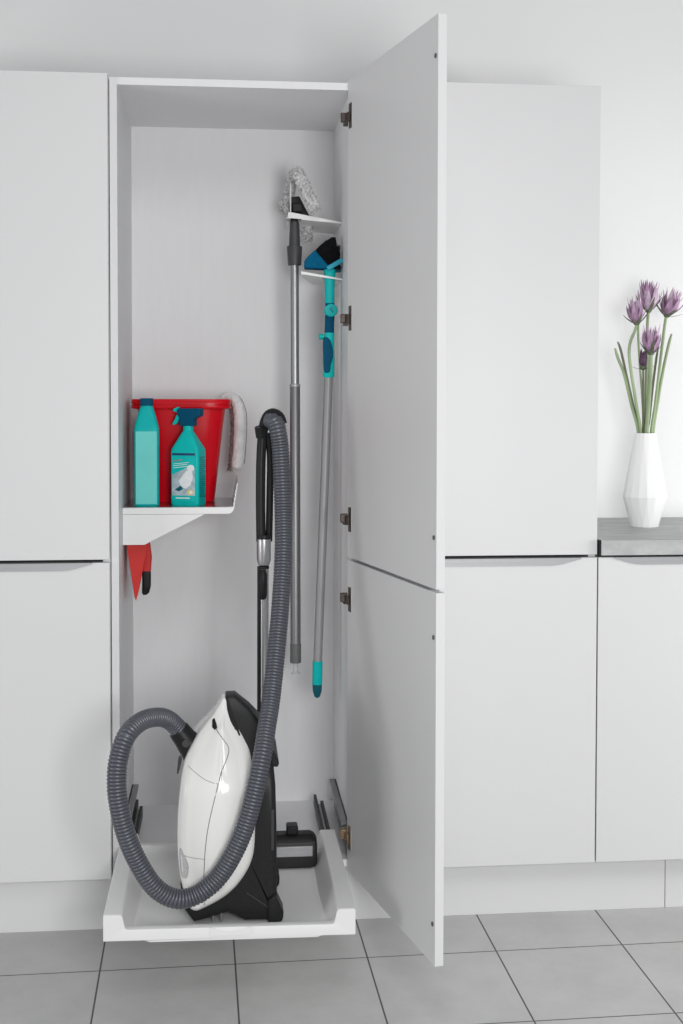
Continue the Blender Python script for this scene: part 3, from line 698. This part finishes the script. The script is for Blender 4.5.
def flower(base, axis, H, spread, stem_pts, label, m1='petal', m2='petal2', sr=.0042, smat='stem', extra=6, sep=(.9, 4)):
    base = Vector(base); axis = Vector(axis).normalized()
    t = thing('flower', tuple(stem_pts[-1]), label, 'flower', 'purple flowers in the white vase')
    mb = MB()
    for layer, (cnt, tl, sc, cu) in enumerate(((7, .62*spread, .92, -.62), (6, .34*spread, 1.0, -.25))):
        for k in range(cnt): petal(mb, base+axis*.002, axis, 2*PI*(k+.5*layer)/cnt+random.uniform(-.2, .2), tl+.25, H*sc*random.uniform(.88, 1.06), H*.135, -.9+cu*.3+random.uniform(-.15, .3))
    mb.build('outer_petals', m1, t, smooth=60)
    mb = MB()
    for k in range(extra+6): petal(mb, base+axis*.004, axis, 2*PI*k/(extra+6)*1.0+random.uniform(-.3, .3), .22*spread+.12+.1*(k % 2), H*random.uniform(.95, 1.18), H*.085, -.55+random.uniform(-.2, .5))
    mb.build('inner_petals', m2, t, smooth=60)
    mb = MB()
    for k in range(sep[1]): petal(mb, base-axis*.001, axis, 2*PI*(k+.12)/sep[1]+PI/2, sep[0], H*random.uniform(.62, .85), H*.07, -.5+random.uniform(-.1, .2))
    mb.ball(base+axis*.004, .0095, 12, (1, 1, .8)); mb.build('sepals', 'sepal', t, smooth=60)
    P_ = spline([tuple(base)]+[tuple(p) for p in stem_pts], 8); k = len(P_)
    MB().tube(P_, [sr*(1+.22*math.sin(i*.25)*0) for i in range(k)], 12).build('stem', smat, t)
FY = .33
b0 = lambda dx, dy=0, z=1.10: (VX+dx, VY+dy, z)
flower((1.397, .322, 1.5120), (-.12, 0, 1), .066, 1.0, [(1.3925, .322, 1.497), (1.3760, .323, 1.436), (1.3960, .325, 1.3047), (1.4130, .328, 1.214), b0(-.008, 0)], 'purple flower leaning out leftmost from the white vase', sep=(1.05, 4))
flower((1.439, .352, 1.5480), (0, .05, 1), .078, 1.15, [(1.4362, .35, 1.520), (1.4335, .345, 1.47), (1.4300, .338, 1.35), (1.4290, .334, 1.214), b0(.002, .004)], 'tallest purple flower in the middle of the vase bouquet', 'petal2', 'petal', extra=9)
flower((1.4880, .345, 1.5350), (.32, 0, 1), .072, 1.1, [(1.4845, .345, 1.520), (1.4745, .343, 1.4423), (1.4570, .338, 1.30), (1.4440, .334, 1.214), b0(.010, .004)], 'purple flower at the right of the bouquet beside the picture edge', sep=(1.2, 4))
flower((1.4300, .300, 1.4290), (.02, -.05, 1), .072, 1.0, [(1.4300, .302, 1.415), (1.4300, .306, 1.36), (1.4285, .318, 1.26), (1.4275, .324, 1.214), b0(.001, -.008)], 'lowest open purple flower at the front of the bouquet', 'petal', 'petal2', sr=.0062, sep=(.95, 5))
flower((1.4170, .325, 1.3900), (-.02, 0, 1), .048, .45, [(1.4180, .327, 1.375), (1.4200, .33, 1.32), (1.4215, .33, 1.24), (1.4220, .332, 1.214), b0(-.003, .006)], 'dark unopened bud hidden below the lowest purple flower', 'dpetal', 'dpetal', smat='stem2', sr=.003, extra=0, sep=(1.5, 3))
def bare(pts, label, r, mt='stem'):
    P_ = spline(pts, 8); k = len(P_)
    o = MB().tube(P_, [r*(.55+.45*min(1, i/6)) for i in range(k)], 12).build('green_stalk', mt, org=pts[-1])
    tag(o, label, 'stalk', 'bare green stalks in the white vase')
bare([(1.3413, .34, 1.4471), (1.3500, .34, 1.420), (1.3680, .338, 1.3732), (1.3880, .335, 1.290), (1.4080, .335, 1.214), b0(-.014, .006)], 'bare green stalk leaning furthest left from the vase', .0042)
bare([(1.3520, .35, 1.4650), (1.3620, .35, 1.4380), (1.3800, .348, 1.360), (1.4000, .342, 1.27), (1.4160, .34, 1.214), b0(-.006, .012)], 'dark bare stalk just right of the leftmost stalk', .0035, 'stem2')
bare([(1.5050, .35, 1.4880), (1.4960, .35, 1.455), (1.4800, .345, 1.3874), (1.4640, .34, 1.30), (1.4500, .336, 1.214), b0(.016, .0)], 'bare green stalk leaning furthest right from the vase', .0042)
bare([(1.4120, .355, 1.5200), (1.4100, .35, 1.48), (1.4140, .345, 1.40), (1.4220, .342, 1.29), (1.4240, .342, 1.214), b0(-.001, .016)], 'slender stalk rising behind the lowest purple flower', .0032)
bare([(1.4720, .36, 1.4600), (1.4640, .36, 1.41), (1.4520, .352, 1.33), (1.4420, .345, 1.25), (1.4370, .345, 1.214), b0(.006, .014)], 'brownish stalk between the lowest flower and the right stems', .0034, 'stem2')

# ------------------------------------------------------------------ light
w = bpy.data.worlds.new('World'); bpy.context.scene.world = w; w.use_nodes = True
bg = w.node_tree.nodes['Background']; bg.inputs[0].default_value = (.97, .98, 1, 1); bg.inputs[1].default_value = .36
def area(name, loc, target, size, power, sy=None, col=(1, 1, 1)):
    l = bpy.data.lights.new(name, 'AREA'); l.energy = power; l.size = size; l.color = col
    if sy: l.shape = 'RECTANGLE'; l.size_y = sy
    o = bpy.data.objects.new(name, l); C.objects.link(o); o.location = loc
    o.rotation_euler = (Vector(target)-Vector(loc)).to_track_quat('-Z', 'Y').to_euler()
    return o
area('softbox_key', (.80, -3.3, 1.25), (.55, 0, .6), .8, 45)
area('softbox_right', (2.9, -.55, 1.05), (1.35, .6, 1.10), .7, 22)
area('added_fill_left', (-2.6, -1.8, .8), (.6, -.3, .5), 1.3, 22)  # unseen fill light, added to brighten the open door's inner face
area('ceiling_lamp', (.5, -2.5, 3.0), (.4, 0, .1), .8, 11)

# ------------------------------------------------------------------ camera
S = bpy.context.scene
cam = bpy.data.cameras.new('Camera'); co = bpy.data.objects.new('Camera', cam); C.objects.link(co)
f, cx, cy = 1325.8884, 361.062, 445.195
yaw, pitch, roll = .10276, -.03474, -.00179
r_ = Vector((math.cos(yaw), -math.sin(yaw), 0)); fw = Vector((math.sin(yaw)*math.cos(pitch), math.cos(yaw)*math.cos(pitch), math.sin(pitch)))
d_ = fw.cross(r_); r2 = r_*math.cos(roll)+d_*math.sin(roll); d2 = -r_*math.sin(roll)+d_*math.cos(roll)
co.matrix_world = Matrix(((r2.x, -d2.x, -fw.x, .27329), (r2.y, -d2.y, -fw.y, -3.22009), (r2.z, -d2.z, -fw.z, 1.30581), (0, 0, 0, 1)))
cam.sensor_fit = 'VERTICAL'; cam.sensor_height = 36; cam.lens = f/1024*36
cam.shift_x = (341.5-cx)/1024; cam.shift_y = (cy-512)/1024
cam.clip_start = .05
S.camera = co
S.view_settings.view_transform = 'Standard'; S.view_settings.look = 'None'
S.view_settings.exposure = 0; S.view_settings.gamma = 1; S.view_settings.use_curve_mapping = False
